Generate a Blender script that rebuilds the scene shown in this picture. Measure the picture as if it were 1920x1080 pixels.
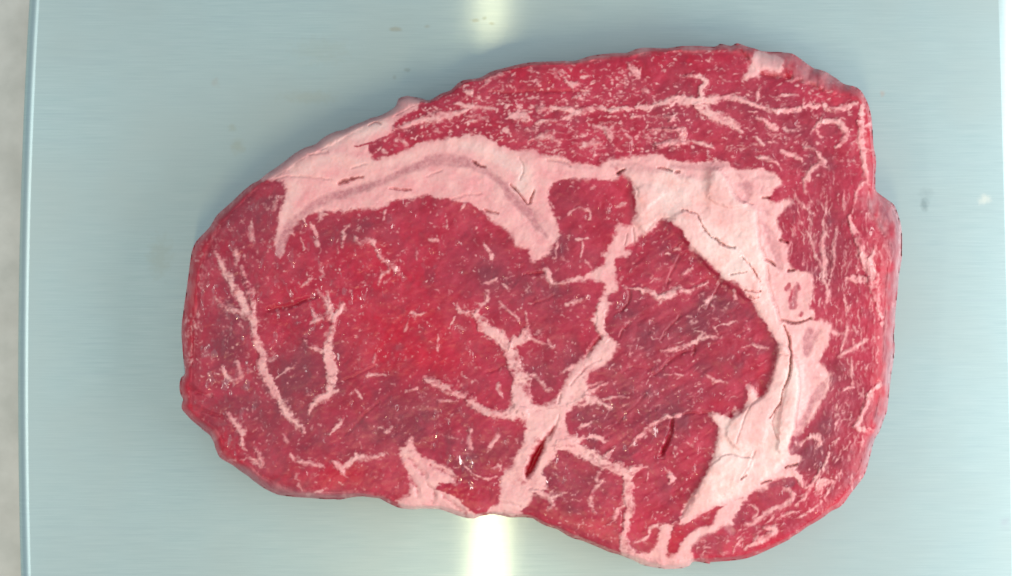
import bpy, math, random
import numpy as np

R = math.radians
for _o in list(bpy.data.objects):
    bpy.data.objects.remove(_o)
scene = bpy.context.scene
COL = scene.collection

# ------------------------------------------------------------------ camera
CAM_H = 0.450                      # lens height above the steel top, metres
TOP = 0.024                        # thickness of the steak
PX = 0.165e-3 / (CAM_H - TOP)      # tangent of one photo pixel
cam_d = bpy.data.cameras.new("camera")
cam_d.sensor_width = 36.0
cam_d.lens = 36.0 / (1920 * PX)
cam_d.clip_start = 0.01
cam_d.clip_end = 50.0
cam_d.dof.use_dof = True
cam_d.dof.focus_distance = CAM_H - TOP
cam_d.dof.aperture_fstop = 9.0
cam = bpy.data.objects.new("camera", cam_d)
cam.location = (0, 0, CAM_H)
COL.objects.link(cam)
scene.camera = cam

# ------------------------------------------------------------------ light
world = bpy.data.worlds.new("World")
scene.world = world
world.use_nodes = True
bg = world.node_tree.nodes["Background"]
bg.inputs[0].default_value = (0.86, 0.96, 1.0, 1)
bg.inputs[1].default_value = 0.44


def area_lamp(name, loc, target, sx, sy, power, color, roll=0.0):
    d = bpy.data.lights.new(name, 'AREA')
    d.shape = 'RECTANGLE'
    d.size = sx
    d.size_y = sy
    d.energy = power
    d.color = color
    o = bpy.data.objects.new(name, d)
    import mathutils
    v = mathutils.Vector(target) - mathutils.Vector(loc)
    o.rotation_euler = v.to_track_quat('-Z', 'Y').to_euler()
    o.location = loc
    COL.objects.link(o)
    return o


# narrow lamp in front of the bench (streak down the brushed steel)
area_lamp("front_lamp", (-0.021, -0.46, 0.74), (0.0, 0.0, 0.0), 0.009, 0.28, 1.8, (1.0, 0.76, 0.42))
# wide lamp at the right (rolled edge glows, right side brighter)
area_lamp("right_lamp", (0.50, -0.10, 0.35), (0.10, -0.05, 0.0), 0.60, 0.26, 3.5, (1.0, 0.98, 0.94))
# thin tube at the left (bright line along the left rolled edge)
area_lamp("left_lamp", (-0.52, -0.02, 0.62), (-0.05, 0.0, 0.0), 0.60, 0.05, 0.95, (1.0, 0.95, 0.86))

scene.view_settings.view_transform = 'Standard'
scene.view_settings.look = 'None'
scene.view_settings.exposure = 0.10
scene.view_settings.gamma = 1.0
scene.view_settings.use_curve_mapping = False
scene.cycles.use_denoising = True
scene.render.filter_size = 0.95
scene.cycles.max_bounces = 6
scene.cycles.glossy_bounces = 3
scene.cycles.caustics_reflective = False
scene.cycles.caustics_refractive = False


def px_to_world(px, py, z):
    """photo pixel + height above the steel -> metres"""
    d = (CAM_H - z) * PX
    return (px - 960.0) * d, (540.0 - py) * d


# ================================================================ materials
class NT:
    def __init__(self, name):
        self.m = bpy.data.materials.new(name)
        self.m.use_nodes = True
        self.t = self.m.node_tree
        self.t.nodes.clear()
        self.out = self.t.nodes.new('ShaderNodeOutputMaterial')

    def n(self, typ, **kw):
        nd = self.t.nodes.new(typ)
        for k, v in kw.items():
            if k == 'ins':
                for i, val in v.items():
                    if hasattr(val, 'bl_idname') and not isinstance(val, (int, float, tuple)):
                        self.t.links.new(val, nd.inputs[i])
                    elif isinstance(val, bpy.types.NodeSocket):
                        self.t.links.new(val, nd.inputs[i])
                    else:
                        nd.inputs[i].default_value = val
            else:
                setattr(nd, k, v)
        return nd

    def mix(self, a, b, f, mode='MIX'):
        nd = self.t.nodes.new('ShaderNodeMix')
        nd.data_type = 'RGBA'
        nd.blend_type = mode
        for s, v in ((nd.inputs[0], f), (nd.inputs[6], a), (nd.inputs[7], b)):
            if isinstance(v, bpy.types.NodeSocket):
                self.t.links.new(v, s)
            else:
                s.default_value = v
        return nd.outputs[2]

    def math(self, op, a, b=0.0, clamp=False):
        nd = self.t.nodes.new('ShaderNodeMath')
        nd.operation = op
        nd.use_clamp = clamp
        for s, v in ((nd.inputs[0], a), (nd.inputs[1], b)):
            if isinstance(v, bpy.types.NodeSocket):
                self.t.links.new(v, s)
            else:
                s.default_value = v
        return nd.outputs[0]

    def noise(self, vec, scale, detail=3.0, rough=0.55):
        nd = self.n('ShaderNodeTexNoise', ins={'Scale': scale, 'Detail': detail, 'Roughness': rough})
        self.t.links.new(vec, nd.inputs['Vector'])
        return nd.outputs['Fac']

    def ramp(self, fac, lo, hi):
        nd = self.n('ShaderNodeMapRange', ins={1: lo, 2: hi, 3: 0.0, 4: 1.0})
        self.t.links.new(fac, nd.inputs[0])
        return nd.outputs[0]

    def scaled(self, vec, s):
        nd = self.n('ShaderNodeVectorMath', operation='MULTIPLY', ins={1: s})
        self.t.links.new(vec, nd.inputs[0])
        return nd.outputs[0]


def srgb(r, g, b):
    f = lambda c: ((c / 255.0) / 12.92) if c / 255.0 <= 0.04045 else (((c / 255.0) + 0.055) / 1.055) ** 2.4
    return (f(r), f(g), f(b), 1.0)


def make_meat():
    g = NT("raw_beef")
    pos = g.n('ShaderNodeNewGeometry').outputs['Position']
    a = g.n('ShaderNodeVertexColor', layer_name='tissue')     # fat, cream, silver, membrane
    b = g.n('ShaderNodeVertexColor', layer_name='colour')     # bright red, dark, blood and painted slit shade, wet
    sa = g.n('ShaderNodeSeparateColor'); g.t.links.new(a.outputs['Color'], sa.inputs[0])
    sb = g.n('ShaderNodeSeparateColor'); g.t.links.new(b.outputs['Color'], sb.inputs[0])
    fat, cream, silver = sa.outputs
    red, dark, blood_shade = sb.outputs
    memb, wet = a.outputs['Alpha'], b.outputs['Alpha']

    # lean
    n1 = g.noise(pos, 150.0, 4.0, 0.6)
    n2 = g.noise(pos, 620.0, 2.0, 0.5)
    n3 = g.noise(pos, 45.0, 3.0, 0.55)
    lean = g.mix(srgb(158, 30, 56), srgb(182, 54, 80), g.ramp(n1, 0.34, 0.66))
    lean = g.mix(lean, srgb(128, 36, 60), g.math('MULTIPLY', g.ramp(n3, 0.46, 0.66), 0.5))
    lean = g.mix(lean, srgb(206, 74, 96), g.math('MULTIPLY', g.ramp(n2, 0.58, 0.80), 0.30))
    lean = g.mix(lean, srgb(190, 14, 48), g.math('MULTIPLY', red, 0.7))
    lean = g.mix(lean, srgb(124, 50, 68), g.math('MULTIPLY', dark, 0.9))
    lean = g.mix(lean, srgb(198, 84, 102), g.math('MULTIPLY', g.ramp(g.noise(pos, 95.0, 5.0, 0.65), 0.50, 0.72), 0.42))
    # fat
    f1 = g.noise(pos, 220.0, 4.0, 0.6)
    f2 = g.noise(pos, 70.0, 3.0, 0.5)
    pink = g.mix(srgb(224, 146, 154), srgb(228, 172, 174), g.ramp(f1, 0.35, 0.65))
    crm = g.mix(srgb(228, 180, 180), srgb(233, 206, 204), g.ramp(f2, 0.38, 0.62))
    crm = g.mix(crm, srgb(238, 156, 150), g.math('MULTIPLY', g.ramp(f1, 0.50, 0.72), 0.5))
    fc = g.mix(pink, crm, cream)
    c = g.mix(lean, fc, fat)
    # connective tissue
    fine = g.noise(pos, 700.0, 2.0, 0.6)
    slv = g.mix(srgb(178, 112, 122), srgb(202, 142, 148), g.ramp(fine, 0.35, 0.65))
    c = g.mix(c, slv, silver)
    # outer membrane on the flanks
    mb = g.mix(srgb(140, 74, 90), srgb(184, 130, 138), g.ramp(g.noise(g.scaled(pos, (1, .5, 1)), 260.0, 4.0, .65), 0.35, 0.65))
    c = g.mix(c, mb, memb)
    # blood in lean slits; slit and fold shade painted brown on the fat
    c = g.mix(c, g.mix(srgb(118, 40, 44), srgb(166, 4, 28), g.math('SUBTRACT', 1.0, fat)), blood_shade)

    bsdf = g.n('ShaderNodeBsdfPrincipled')
    g.t.links.new(c, bsdf.inputs['Base Color'])
    rough = g.ramp(g.noise(pos, 500.0, 2.0, 0.6), 0.0, 1.0)
    rr = g.math('ADD', g.math('MULTIPLY', rough, 0.25), 0.30)
    rr = g.math('SUBTRACT', rr, g.math('MULTIPLY', wet, 0.10))
    g.t.links.new(rr, bsdf.inputs['Roughness'])
    bsdf.inputs['Specular IOR Level'].default_value = 0.36
    bsdf.inputs['Subsurface Weight'].default_value = 0.12
    bsdf.inputs['Subsurface Radius'].default_value = (1.0, 0.35, 0.25)
    bsdf.inputs['Subsurface Scale'].default_value = 0.0012
    bsdf.inputs['Coat Roughness'].default_value = 0.10
    bsdf.inputs['Coat IOR'].default_value = 2.4
    g.t.links.new(g.math('MULTIPLY', g.math('MULTIPLY', wet, g.math('SUBTRACT', 1.0, g.math('MULTIPLY', fat, 0.8))), g.ramp(g.noise(g.scaled(pos, (1.0, 0.55, 1.0)), 480.0, 1.0), 0.63, 0.68), True), bsdf.inputs['Coat Weight'])
    cb = g.n('ShaderNodeBump', ins={'Strength': 1.0, 'Distance': 0.0022})
    g.t.links.new(g.noise(g.scaled(pos, (1.0, 0.6, 1.0)), 380.0, 1.0, 0.5), cb.inputs['Height'])
    g.t.links.new(cb.outputs[0], bsdf.inputs['Coat Normal'])
    bp = g.n('ShaderNodeBump', ins={'Strength': 0.3, 'Distance': 0.0003})
    h = g.math('ADD', g.math('MULTIPLY', n2, 0.6), g.math('MULTIPLY', g.noise(pos, 1900.0, 2.0, 0.6), 0.4))
    h = g.math('MULTIPLY', h, g.math('SUBTRACT', 1.0, g.math('MULTIPLY', fat, 0.6)))
    g.t.links.new(h, bp.inputs['Height'])
    g.t.links.new(bp.outputs[0], bsdf.inputs['Normal'])
    g.t.links.new(bsdf.outputs[0], g.out.inputs[0])
    return g.m


def blob_mask(g, pos, x, y, rx, ry):
    """soft round stain on the steel, at a place on the plate in metres"""
    sub = g.n('ShaderNodeVectorMath', operation='SUBTRACT', ins={1: (x, y, 0.0)})
    g.t.links.new(pos, sub.inputs[0])
    sc_ = g.scaled(sub.outputs[0], (1 / rx, 1 / ry, 0.0))
    ln = g.n('ShaderNodeVectorMath', operation='LENGTH')
    g.t.links.new(sc_, ln.inputs[0])
    wob = g.math('ADD', ln.outputs['Value'], g.math('MULTIPLY', g.math('SUBTRACT', g.noise(pos, 500.0, 3.0), 0.5), 1.6))
    nd = g.n('ShaderNodeMapRange', ins={1: 1.1, 2: 0.3, 3: 0.0, 4: 1.0})
    g.t.links.new(wob, nd.inputs[0])
    return nd.outputs[0]


def make_steel(name, edge=False):
    g = NT(name)
    pos = g.n('ShaderNodeNewGeometry').outputs['Position']
    st1 = g.noise(g.scaled(pos, (70.0, 3500.0, 1.0)), 1.0, 3.0, 0.6)
    st2 = g.noise(g.scaled(pos, (25.0, 900.0, 1.0)), 1.0, 3.0, 0.6)
    big = g.noise(pos, 14.0, 3.0, 0.5)
    col = g.mix(srgb(180, 207, 212), srgb(197, 220, 224), g.ramp(st1, 0.30, 0.70))
    col = g.mix(col, srgb(174, 198, 208), g.math('MULTIPLY', g.ramp(st2, 0.52, 0.72), 0.35))
    col = g.mix(col, srgb(190, 207, 208), g.math('MULTIPLY', g.ramp(big, 0.42, 0.62), 0.6))
    if not edge:
        stains = [  # photo px, py, rx, ry, colour, strength
            (742, 55, 16, 5, (168, 156, 122), .6), (800, 50, 7, 4, (168, 160, 130), .5),
            (890, 38, 9, 4, (150, 150, 110), .6), (908, 34, 5, 4, (140, 145, 110), .6), (922, 44, 6, 4, (150, 150, 110), .6),
            (764, 131, 7, 4, (150, 160, 150), .6), (740, 145, 4, 5, (150, 160, 150), .5),
            (300, 480, 26, 44, (170, 170, 140), .30), (445, 275, 16, 16, (172, 172, 138), .4),
            (436, 240, 9, 9, (172, 172, 138), .35), (404, 155, 9, 10, (185, 170, 155), .35),
            (1733, 383, 10, 13, (120, 140, 146), .7), (1736, 362, 15, 12, (140, 160, 166), .35),
            (1655, 176, 6, 7, (210, 180, 165), .7), (1884, 980, 10, 14, (180, 180, 200), .5),
            (600, 95, 60, 30, (176, 176, 150), .22), (580, 182, 60, 14, (176, 176, 150), .3)]
        for (x, y, rx, ry, c, s) in stains:
            wx, wy = px_to_world(x, y, 0)
            u = PX * CAM_H
            col = g.mix(col, srgb(*c), g.math('MULTIPLY', blob_mask(g, pos, wx, wy, rx * u, ry * u), s * 0.6))
        wx, wy = px_to_world(1846, 374, 0)
        col = g.mix(col, srgb(236, 240, 232), g.math('MULTIPLY', blob_mask(g, pos, wx, wy, 14 * PX * CAM_H, 12 * PX * CAM_H), .6))
    tan = g.n('ShaderNodeCombineXYZ', ins={0: 0.0, 1: 1.0, 2: 0.0}).outputs[0]

    def gloss(r, an, colr):
        gl = g.n('ShaderNodeBsdfAnisotropic', ins={'Roughness': r, 'Anisotropy': an})
        g.t.links.new(colr, gl.inputs['Color'])
        g.t.links.new(tan, gl.inputs['Tangent'])
        g.t.links.new(bp.outputs[0], gl.inputs['Normal'])
        return gl
    bp = g.n('ShaderNodeBump', ins={'Strength': 0.25, 'Distance': 0.00002})
    st3 = g.noise(g.scaled(pos, (260.0, 2600.0, 1.0)), 1.0, 3.0, 0.6)
    g.t.links.new(g.math('ADD', st1, g.math('MULTIPLY', st3, 1.2)), bp.inputs['Height'])
    if edge:
        a = gloss(0.40, 0.0, col)
        g.t.links.new(a.outputs[0], g.out.inputs[0])
    else:
        a = gloss(0.243, -0.87, col)
        b = gloss(0.45, -0.30, col)
        d = g.n('ShaderNodeBsdfDiffuse')
        g.t.links.new(col, d.inputs[0])
        mx = g.n('ShaderNodeMixShader', ins={0: 0.60})
        g.t.links.new(a.outputs[0], mx.inputs[1]); g.t.links.new(b.outputs[0], mx.inputs[2])
        mx2 = g.n('ShaderNodeMixShader', ins={0: 0.42})
        g.t.links.new(mx.outputs[0], mx2.inputs[1]); g.t.links.new(d.outputs[0], mx2.inputs[2])
        g.t.links.new(mx2.outputs[0], g.out.inputs[0])
    return g.m


def make_counter():
    g = NT("pale_counter")
    pos = g.n('ShaderNodeNewGeometry').outputs['Position']
    c = g.mix(srgb(206, 213, 212), srgb(228, 234, 234), g.ramp(g.noise(pos, 60.0, 5.0, 0.6), 0.35, 0.65))
    c = g.mix(c, srgb(206, 208, 206), g.math('MULTIPLY', g.ramp(g.noise(pos, 25.0, 3.0), .5, .7), .5))
    bs = g.n('ShaderNodeBsdfPrincipled', ins={'Roughness': 0.6})
    g.t.links.new(c, bs.inputs['Base Color'])
    g.t.links.new(bs.outputs[0], g.out.inputs[0])
    return g.m


MEAT = make_meat()
STEEL = make_steel("brushed_steel")
STEEL_EDGE = make_steel("bent_steel_edge", True)
COUNTER = make_counter()


def mesh_obj(name, verts, faces, mat, parent=None, smooth=True):
    me = bpy.data.meshes.new(name)
    me.from_pydata(verts, [], faces)
    me.materials.append(mat)
    if smooth:
        me.polygons.foreach_set('use_smooth', [True] * len(me.polygons))
    me.update()
    o = bpy.data.objects.new(name, me)
    COL.objects.link(o)
    if parent:
        o.parent = parent
    return o


# ================================================================ the setting
PLATE_T = 0.020                         # the bent-down rim of the steel top
cz = -PLATE_T - 0.004
counter = mesh_obj("counter", [(-1.2, -1.0, cz), (1.2, -1.0, cz), (1.2, 1.0, cz), (-1.2, 1.0, cz)], [(0, 1, 2, 3)], COUNTER, None, False)
counter["kind"] = "structure"
counter["label"] = "pale mottled grey counter at the left edge of the picture"

tray = bpy.data.objects.new("steel_platform", None)
tray.location = (0, 0, cz)
tray["label"] = "brushed stainless steel platform with rolled edges under the steak"
tray["category"] = "platform"
COL.objects.link(tray)


def plate_edge(side, y):
    """x of the start of the bend, at y metres: the edges bow a little"""
    u = PX * CAM_H
    py = 540.0 - y / u
    t = (py - 540.0) / 540.0
    if side < 0:
        px = 54.0 + 12.0 * t * t - 8.0 * t + 0.0
    else:
        px = 1887.0 + 13.0 * t - 2.0 * t * t
    return (px - 960.0) * u


ys = np.linspace(-0.155, 0.155, 63)
lo = [(plate_edge(-1, y), y) for y in ys]
hi = [(plate_edge(1, y), y) for y in ys]
vs, fs = [], []
for (a, b) in zip(lo, hi):
    vs += [(a[0], a[1], 0.0), (b[0], b[1], 0.0)]
for i in range(len(ys) - 1):
    fs.append((2 * i, 2 * i + 1, 2 * i + 3, 2 * i + 2))
p = mesh_obj("top_sheet", [(x, y, z - cz) for (x, y, z) in vs], fs, STEEL, tray)


def rolled(side):
    vs, fs = [], []
    r = 0.0046 if side < 0 else 0.0280
    prof = [(r * math.sin(a), -r + r * math.cos(a)) for a in np.linspace(0, math.acos(max(0.0, 1 - 0.0195 / r)), 26)] 
    xe = prof[-1][0]
    prof += [(xe, -PLATE_T - .001), (xe - 0.0012, -PLATE_T - .001), (xe - 0.0012, -PLATE_T + .001)]
    src = lo if side < 0 else hi
    for (x, y) in src:
        for (dx, dz) in prof:
            vs.append((x + side * dx, y, dz - cz))
    m = len(prof)
    for i in range(len(src) - 1):
        for k in range(m - 1):
            q = (i * m + k, i * m + k + 1, (i + 1) * m + k + 1, (i + 1) * m + k)
            fs.append(q if side > 0 else q[::-1])
    return mesh_obj("rolled_edge", vs, [f[::-1] for f in fs], STEEL_EDGE, tray)


rolled(-1)
rolled(1)

# ================================================================ the steak
# Outlines were read off the photograph. Each letter
# names a part of the picture (origin in photo pixels); coordinates are quarter pixels.
TILE = {'A': (320, 70), 'B': (800, 70), 'C': (1240, 70), 'D': (320, 340), 'E': (800, 340), 'F': (1240, 340),
        'G': (320, 580), 'H': (800, 580), 'I': (1240, 580), 'J': (320, 810), 'K': (800, 810), 'L': (1240, 810)}


def pts(s):
    out, o = [], (0, 0)
    for tok in s.split():
        if tok in TILE:
            o = TILE[tok]
            continue
        v = [float(t) for t in tok.split(',')]
        out.append((o[0] + v[0] / 4, o[1] + v[1] / 4) + ((v[2] / 4,) if len(v) > 2 else ()))
    return np.array(out)


def smooth_closed(p, n=4):
    a, b, c, d = np.roll(p, 1, 0), p, np.roll(p, -1, 0), np.roll(p, -2, 0)
    res = []
    for t in np.arange(n) / n:
        res.append(0.5 * ((2 * b) + (-a + c) * t + (2 * a - 5 * b + 4 * c - d) * t * t + (-a + 3 * b - 3 * c + d) * t ** 3))
    return np.stack(res, 1).reshape(-1, 2)


def smooth_open(p, n=4):
    if len(p) < 3:
        return p
    q = np.vstack([2 * p[0] - p[1], p, 2 * p[-1] - p[-2]])
    res = []
    for i in range(len(p) - 1):
        a, b, c, d = q[i:i + 4]
        for t in np.arange(n) / n:
            res.append(0.5 * ((2 * b) + (-a + c) * t + (2 * a - 5 * b + 4 * c - d) * t * t + (-a + 3 * b - 3 * c + d) * t ** 3))
    res.append(p[-1])
    return np.array(res)


SILHOUETTE = pts("""D 92,1010 110,880 130,720 150,560 180,470 225,410 290,340 340,265 400,205 470,140 540,75 600,30
A 660,1072 740,1010 830,950 900,890 1000,830 1090,800 1150,750 1220,715 1300,690 1380,655 1450,630 1530,600 1600,575 1680,525 1712,460 1760,440 1820,447 1890,460
B 20,470 100,430 180,395 270,322 400,303 480,260 600,225 720,195 860,180 1000,175 1100,180 1200,150 1290,130 1400,120 1500,115 1600,85 1700,75 1800,80 1900,65
C 240,60 400,70 450,48 520,65 570,45 650,70 720,90 800,110 900,108 980,120 1040,155 1100,200 1150,235 1230,255 1300,300 1370,350 1470,380 1530,450 1570,560 1585,700 1590,800 1605,900 1610,1000 1603,1078
F 1608,60 1640,100 1700,140 1750,180 1790,290 1805,420 1805,560 1790,640 1780,750 1765,900 1755,1040
I 1755,110 1745,180 1752,300 1730,450 1715,560 1700,700 1690,760 1660,850 1635,915
L 1600,60 1560,200 1530,300 1470,400 1400,490 1340,560 1250,610 1150,680 1070,730 980,785 940,815 800,885 680,935 560,960 370,975 360,990 250,970 210,1000 150,1025 40,1025
K 1780,1025 1640,1005 1570,975 1500,940 1400,910 1300,870 1190,825 1090,795 1000,745 900,705 820,665 760,640 640,640 560,625 470,615 400,630 340,650 270,640 180,605 100,580 0,575
J 1820,580 1740,575 1650,545 1580,505 1520,490 1400,487 1270,505 1200,503 1050,495 900,485 800,465 700,420 620,365 540,310 460,245 380,200 345,150 330,90
G 290,945 230,890 170,845 120,790 85,745 85,700 92,672 75,640 65,570 75,510 105,480 100,400 90,300 80,200 85,110""")
RIM = pts("""D 200,1000 200,800 230,650 280,500 330,400 400,300 480,220 570,120 680,20
A 760,1065 890,985 1010,905 1110,860 1240,790 1340,725 1460,665 1560,630 1700,585 1800,530 1900,490
B 60,480 200,412 290,345 420,325 600,250 860,205 1100,205 1290,165 1530,145 1700,115 1900,100
C 50,112 250,112 400,108 550,115 640,150 680,220 750,270 900,310 1050,340 1200,400 1350,440 1470,480 1520,560 1545,660 1560,800 1575,900 1582,1000 1575,1080
F 1550,100 1545,200 1610,330 1690,430 1725,530 1690,640 1680,800 1670,1040
I 1665,200 1645,500 1640,600 1590,800 1575,900
L 1545,60 1490,250 1395,420 1295,525 1150,645 950,780 800,850 550,920 250,935 0,985
K 1700,955 1450,890 1200,790 900,670 780,610 560,590 350,600 100,540
J 1800,545 1600,475 1400,445 1100,445 950,430 800,390 680,325 600,245 480,185 400,130 380,50
G 330,880 220,800 150,740 150,650 150,500 170,300 170,100""")

X0, Y0, X1, Y1, STEP = 330.0, 74.0, 1700.0, 1074.0, 1.25
NX, NY = int((X1 - X0) / STEP) + 1, int((Y1 - Y0) / STEP) + 1
gx = X0 + np.arange(NX) * STEP
gy = Y0 + np.arange(NY) * STEP
GX, GY = np.meshgrid(gx, gy)
rng = np.random.default_rng(11)


def vnoise(cell, seed, sx=1.0, sy=1.0):
    """smooth value noise on the grid, -1..1, with cells of that many photo pixels"""
    r = np.random.default_rng(seed)
    cx, cy = cell * sx, cell * sy
    n, m = int((X1 - X0) / cx) + 4, int((Y1 - Y0) / cy) + 4
    t = r.uniform(-1, 1, (m, n))
    u, v = (gx - X0) / cx, (gy - Y0) / cy
    i, j = u.astype(int), v.astype(int)
    f, h = u - i, v - j
    f, h = f * f * (3 - 2 * f), h * h * (3 - 2 * h)
    rows = t[j] * (1 - h)[:, None] + t[j + 1] * h[:, None]
    return rows[:, i] * (1 - f) + rows[:, i + 1] * f


def fbm(cell, seed, octs=3, sx=1.0, sy=1.0, gain=0.55):
    out, a, tot = 0.0, 1.0, 0.0
    for k in range(octs):
        out = out + a * vnoise(cell / 2 ** k, seed + 17 * k, sx, sy)
        tot += a
        a *= gain
    return out / tot


def inside(poly):
    """even-odd fill of a polygon at the grid points"""
    acc = np.zeros((NY, NX + 1), np.int32)
    q = np.roll(poly, -1, 0)
    for (ax, ay), (bx, by) in zip(poly, q):
        if ay == by:
            continue
        if ay > by:
            ax, ay, bx, by = bx, by, ax, ay
        j0 = max(0, int(math.ceil((ay - Y0) / STEP)))
        j1 = min(NY - 1, int(math.ceil((by - Y0) / STEP)) - 1)
        if j1 < j0:
            continue
        j = np.arange(j0, j1 + 1)
        x = ax + (gy[j] - ay) * (bx - ax) / (by - ay)
        i = np.clip(np.ceil((x - X0) / STEP), 0, NX).astype(int)
        np.add.at(acc, (j, i), 1)
    return (np.cumsum(acc, 1)[:, :NX] % 2).astype(np.float32)


def blur(a, rpx):
    """three box blurs, radius in photo pixels"""
    r = max(1, int(round(rpx / STEP)))
    for _ in range(3):
        for ax in (0, 1):
            p = np.pad(a, [(r + 1, r) if k == ax else (0, 0) for k in (0, 1)], mode='edge')
            c = np.cumsum(p, axis=ax, dtype=np.float64)
            a = ((c[2 * r + 1:] - c[:-2 * r - 1]) if ax == 0 else (c[:, 2 * r + 1:] - c[:, :-2 * r - 1])) / (2 * r + 1)
    return a.astype(np.float32)


def window(x0, y0, x1, y1):
    i0, i1 = max(0, int((x0 - X0) / STEP)), min(NX, int((x1 - X0) / STEP) + 2)
    j0, j1 = max(0, int((y0 - Y0) / STEP)), min(NY, int((y1 - Y0) / STEP) + 2)
    return slice(j0, j1), slice(i0, i1)


RAG = fbm(8, 201, 3, gain=.7)
RAG2 = fbm(22, 202, 2)
SOFT = 0.5 + 0.5 * fbm(60, 203, 2)


def stroke_field(p, pad=6.0):
    """signed distance (inside negative) of a tapering stroke, in its window"""
    p = smooth_open(p)
    m = p[:, 2].max() + pad
    w = window(p[:, 0].min() - m, p[:, 1].min() - m, p[:, 0].max() + m, p[:, 1].max() + m)
    x, y = GX[w], GY[w]
    best = np.full(x.shape, 1e9)
    for a, b in zip(p[:-1], p[1:]):
        d = b[:2] - a[:2]
        t = np.clip(((x - a[0]) * d[0] + (y - a[1]) * d[1]) / max(1e-9, d @ d), 0, 1)
        best = np.minimum(best, np.hypot(x - a[0] - t * d[0], y - a[1] - t * d[1]) - (a[2] + t * (b[2] - a[2])))
    return w, best


def cover(d, s=1.2):
    return np.clip(0.5 - d / (2 * s), 0, 1)


def seg_distance(poly, x, y):
    best = np.full(x.shape, 1e9)
    q = np.roll(poly, -1, 0)
    for a, b in zip(poly, q):
        d = b - a
        t = np.clip(((x - a[0]) * d[0] + (y - a[1]) * d[1]) / max(1e-9, d @ d), 0, 1)
        best = np.minimum(best, (x - a[0] - t * d[0]) ** 2 + (y - a[1] - t * d[1]) ** 2)
    return np.sqrt(best)


def upsample(c, k):
    u, v = np.arange(NX) / k, np.arange(NY) / k
    i, j = np.minimum(u.astype(int), c.shape[1] - 2), np.minimum(v.astype(int), c.shape[0] - 2)
    f, h = u - i, v - j
    rows = c[j] * (1 - h)[:, None] + c[j + 1] * h[:, None]
    return rows[:, i] * (1 - f) + rows[:, i + 1] * f


sil = smooth_closed(SILHOUETTE, 3)
_jit = np.random.default_rng(5)
_t = np.arange(len(sil))
sil = sil + np.stack([np.interp(_t, _t[::2], _jit.normal(0, .55, len(_t[::2]))), np.interp(_t, _t[::2], _jit.normal(0, .55, len(_t[::2])))], 1)
IN = inside(sil)
K4 = 4
cgx = X0 + np.arange(NX // K4 + 2) * STEP * K4
cgy = Y0 + np.arange(NY // K4 + 2) * STEP * K4
CX, CY = np.meshgrid(cgx, cgy)
D_OUT = upsample(seg_distance(sil[::2], CX, CY), K4)
D_RIM = upsample(seg_distance(RIM, CX, CY), K4)
ON_TOP = inside(smooth_closed(RIM, 3))

# ---------------------------------------------------------------- tissue maps
fat = np.zeros((NY, NX), np.float32)
cream = np.zeros_like(fat)
silver = np.zeros_like(fat)
memb = np.zeros_like(fat)
redm = np.zeros_like(fat)
darkm = np.zeros_like(fat)
blood_shade = np.zeros_like(fat)
wet = np.zeros_like(fat)
dz = np.zeros_like(fat)                 # height detail, millimetres
label = np.zeros((NY, NX), np.int16)
LABELS = {}


def new_label(name, text=None):
    k = len(LABELS) + 1
    LABELS[k] = (name, text)
    return k


# -- muscles (lean)
EYE = new_label("eye_muscle", "large round red muscle at the left")
CAP = new_label("cap_muscle", "marbled red muscle curving over the top and down the right")
NOTCH = new_label("notch_muscle", "short red muscle set between the two fat pockets")
INNER = new_label("inner_muscle", "dark red muscle inside the right fat band")
LOWER = new_label("lower_muscle", "plum red muscle below the forked fat seam")
label[:] = EYE
cap_poly = pts("A 1400,860 1640,690 1640,300 B 0,0 1900,0 C 600,0 1400,0 1900,0 F 1900,0 1900,1000 I 1900,400 L 1700,0 1500,600 900,1080 0,1080 L 20,720 120,700 600,500 900,330 1000,150 I 1000,900 1100,500 1000,200 900,100 F 800,700 720,300 560,100 C 540,1000 0,900 B 1300,950 900,880 400,730 0,780 A 1500,920")
label[inside(cap_poly) > 0] = CAP
notch_poly = pts("B 980,1085 1400,1070 1450,1000 1540,1085 E 1560,200 1555,300 1480,400 1400,500 1330,620 1200,700 1000,760 900,740 900,640 960,480 990,400 930,200 900,120 950,10")
label[inside(notch_poly) > 0] = NOTCH
inner_poly = pts("E 1560,440 1700,320 1800,280 F 0,280 200,430 400,620 600,780 740,1000 I 860,250 840,500 700,700 550,800 400,850 420,1050 L 300,380 100,720 0,740 K 1700,880 1560,800 1560,300 1400,200 1100,60 H 1050,950 1050,780 1200,640 1260,480 1440,270 1330,150 1330,0 E 1420,800")
label[inside(inner_poly) > 0] = INNER
lower_poly = pts("K 950,140 1100,130 1300,230 1480,330 1480,700 1470,900 1300,900 780,660 700,620 880,440 880,300")
label[inside(lower_poly) > 0] = LOWER


def fat_area(s, name, text, cr=0.3, soft=1.2, rise=0.0):
    global fat
    p = smooth_closed(pts(s)[:, :2], 3)
    m = inside(p)
    label[m > 0] = new_label(name, text)
    f = blur(m, soft * 1.9)
    fat = np.maximum(fat, f)
    cream[:] = np.where(m > 0, np.maximum(cream, cr), cream)
    if rise:
        dz[:] += rise * blur(m, 5)
    return m


TW = np.random.default_rng(77)


def k_tw(r):
    return r.uniform(.3, .65)


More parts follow.
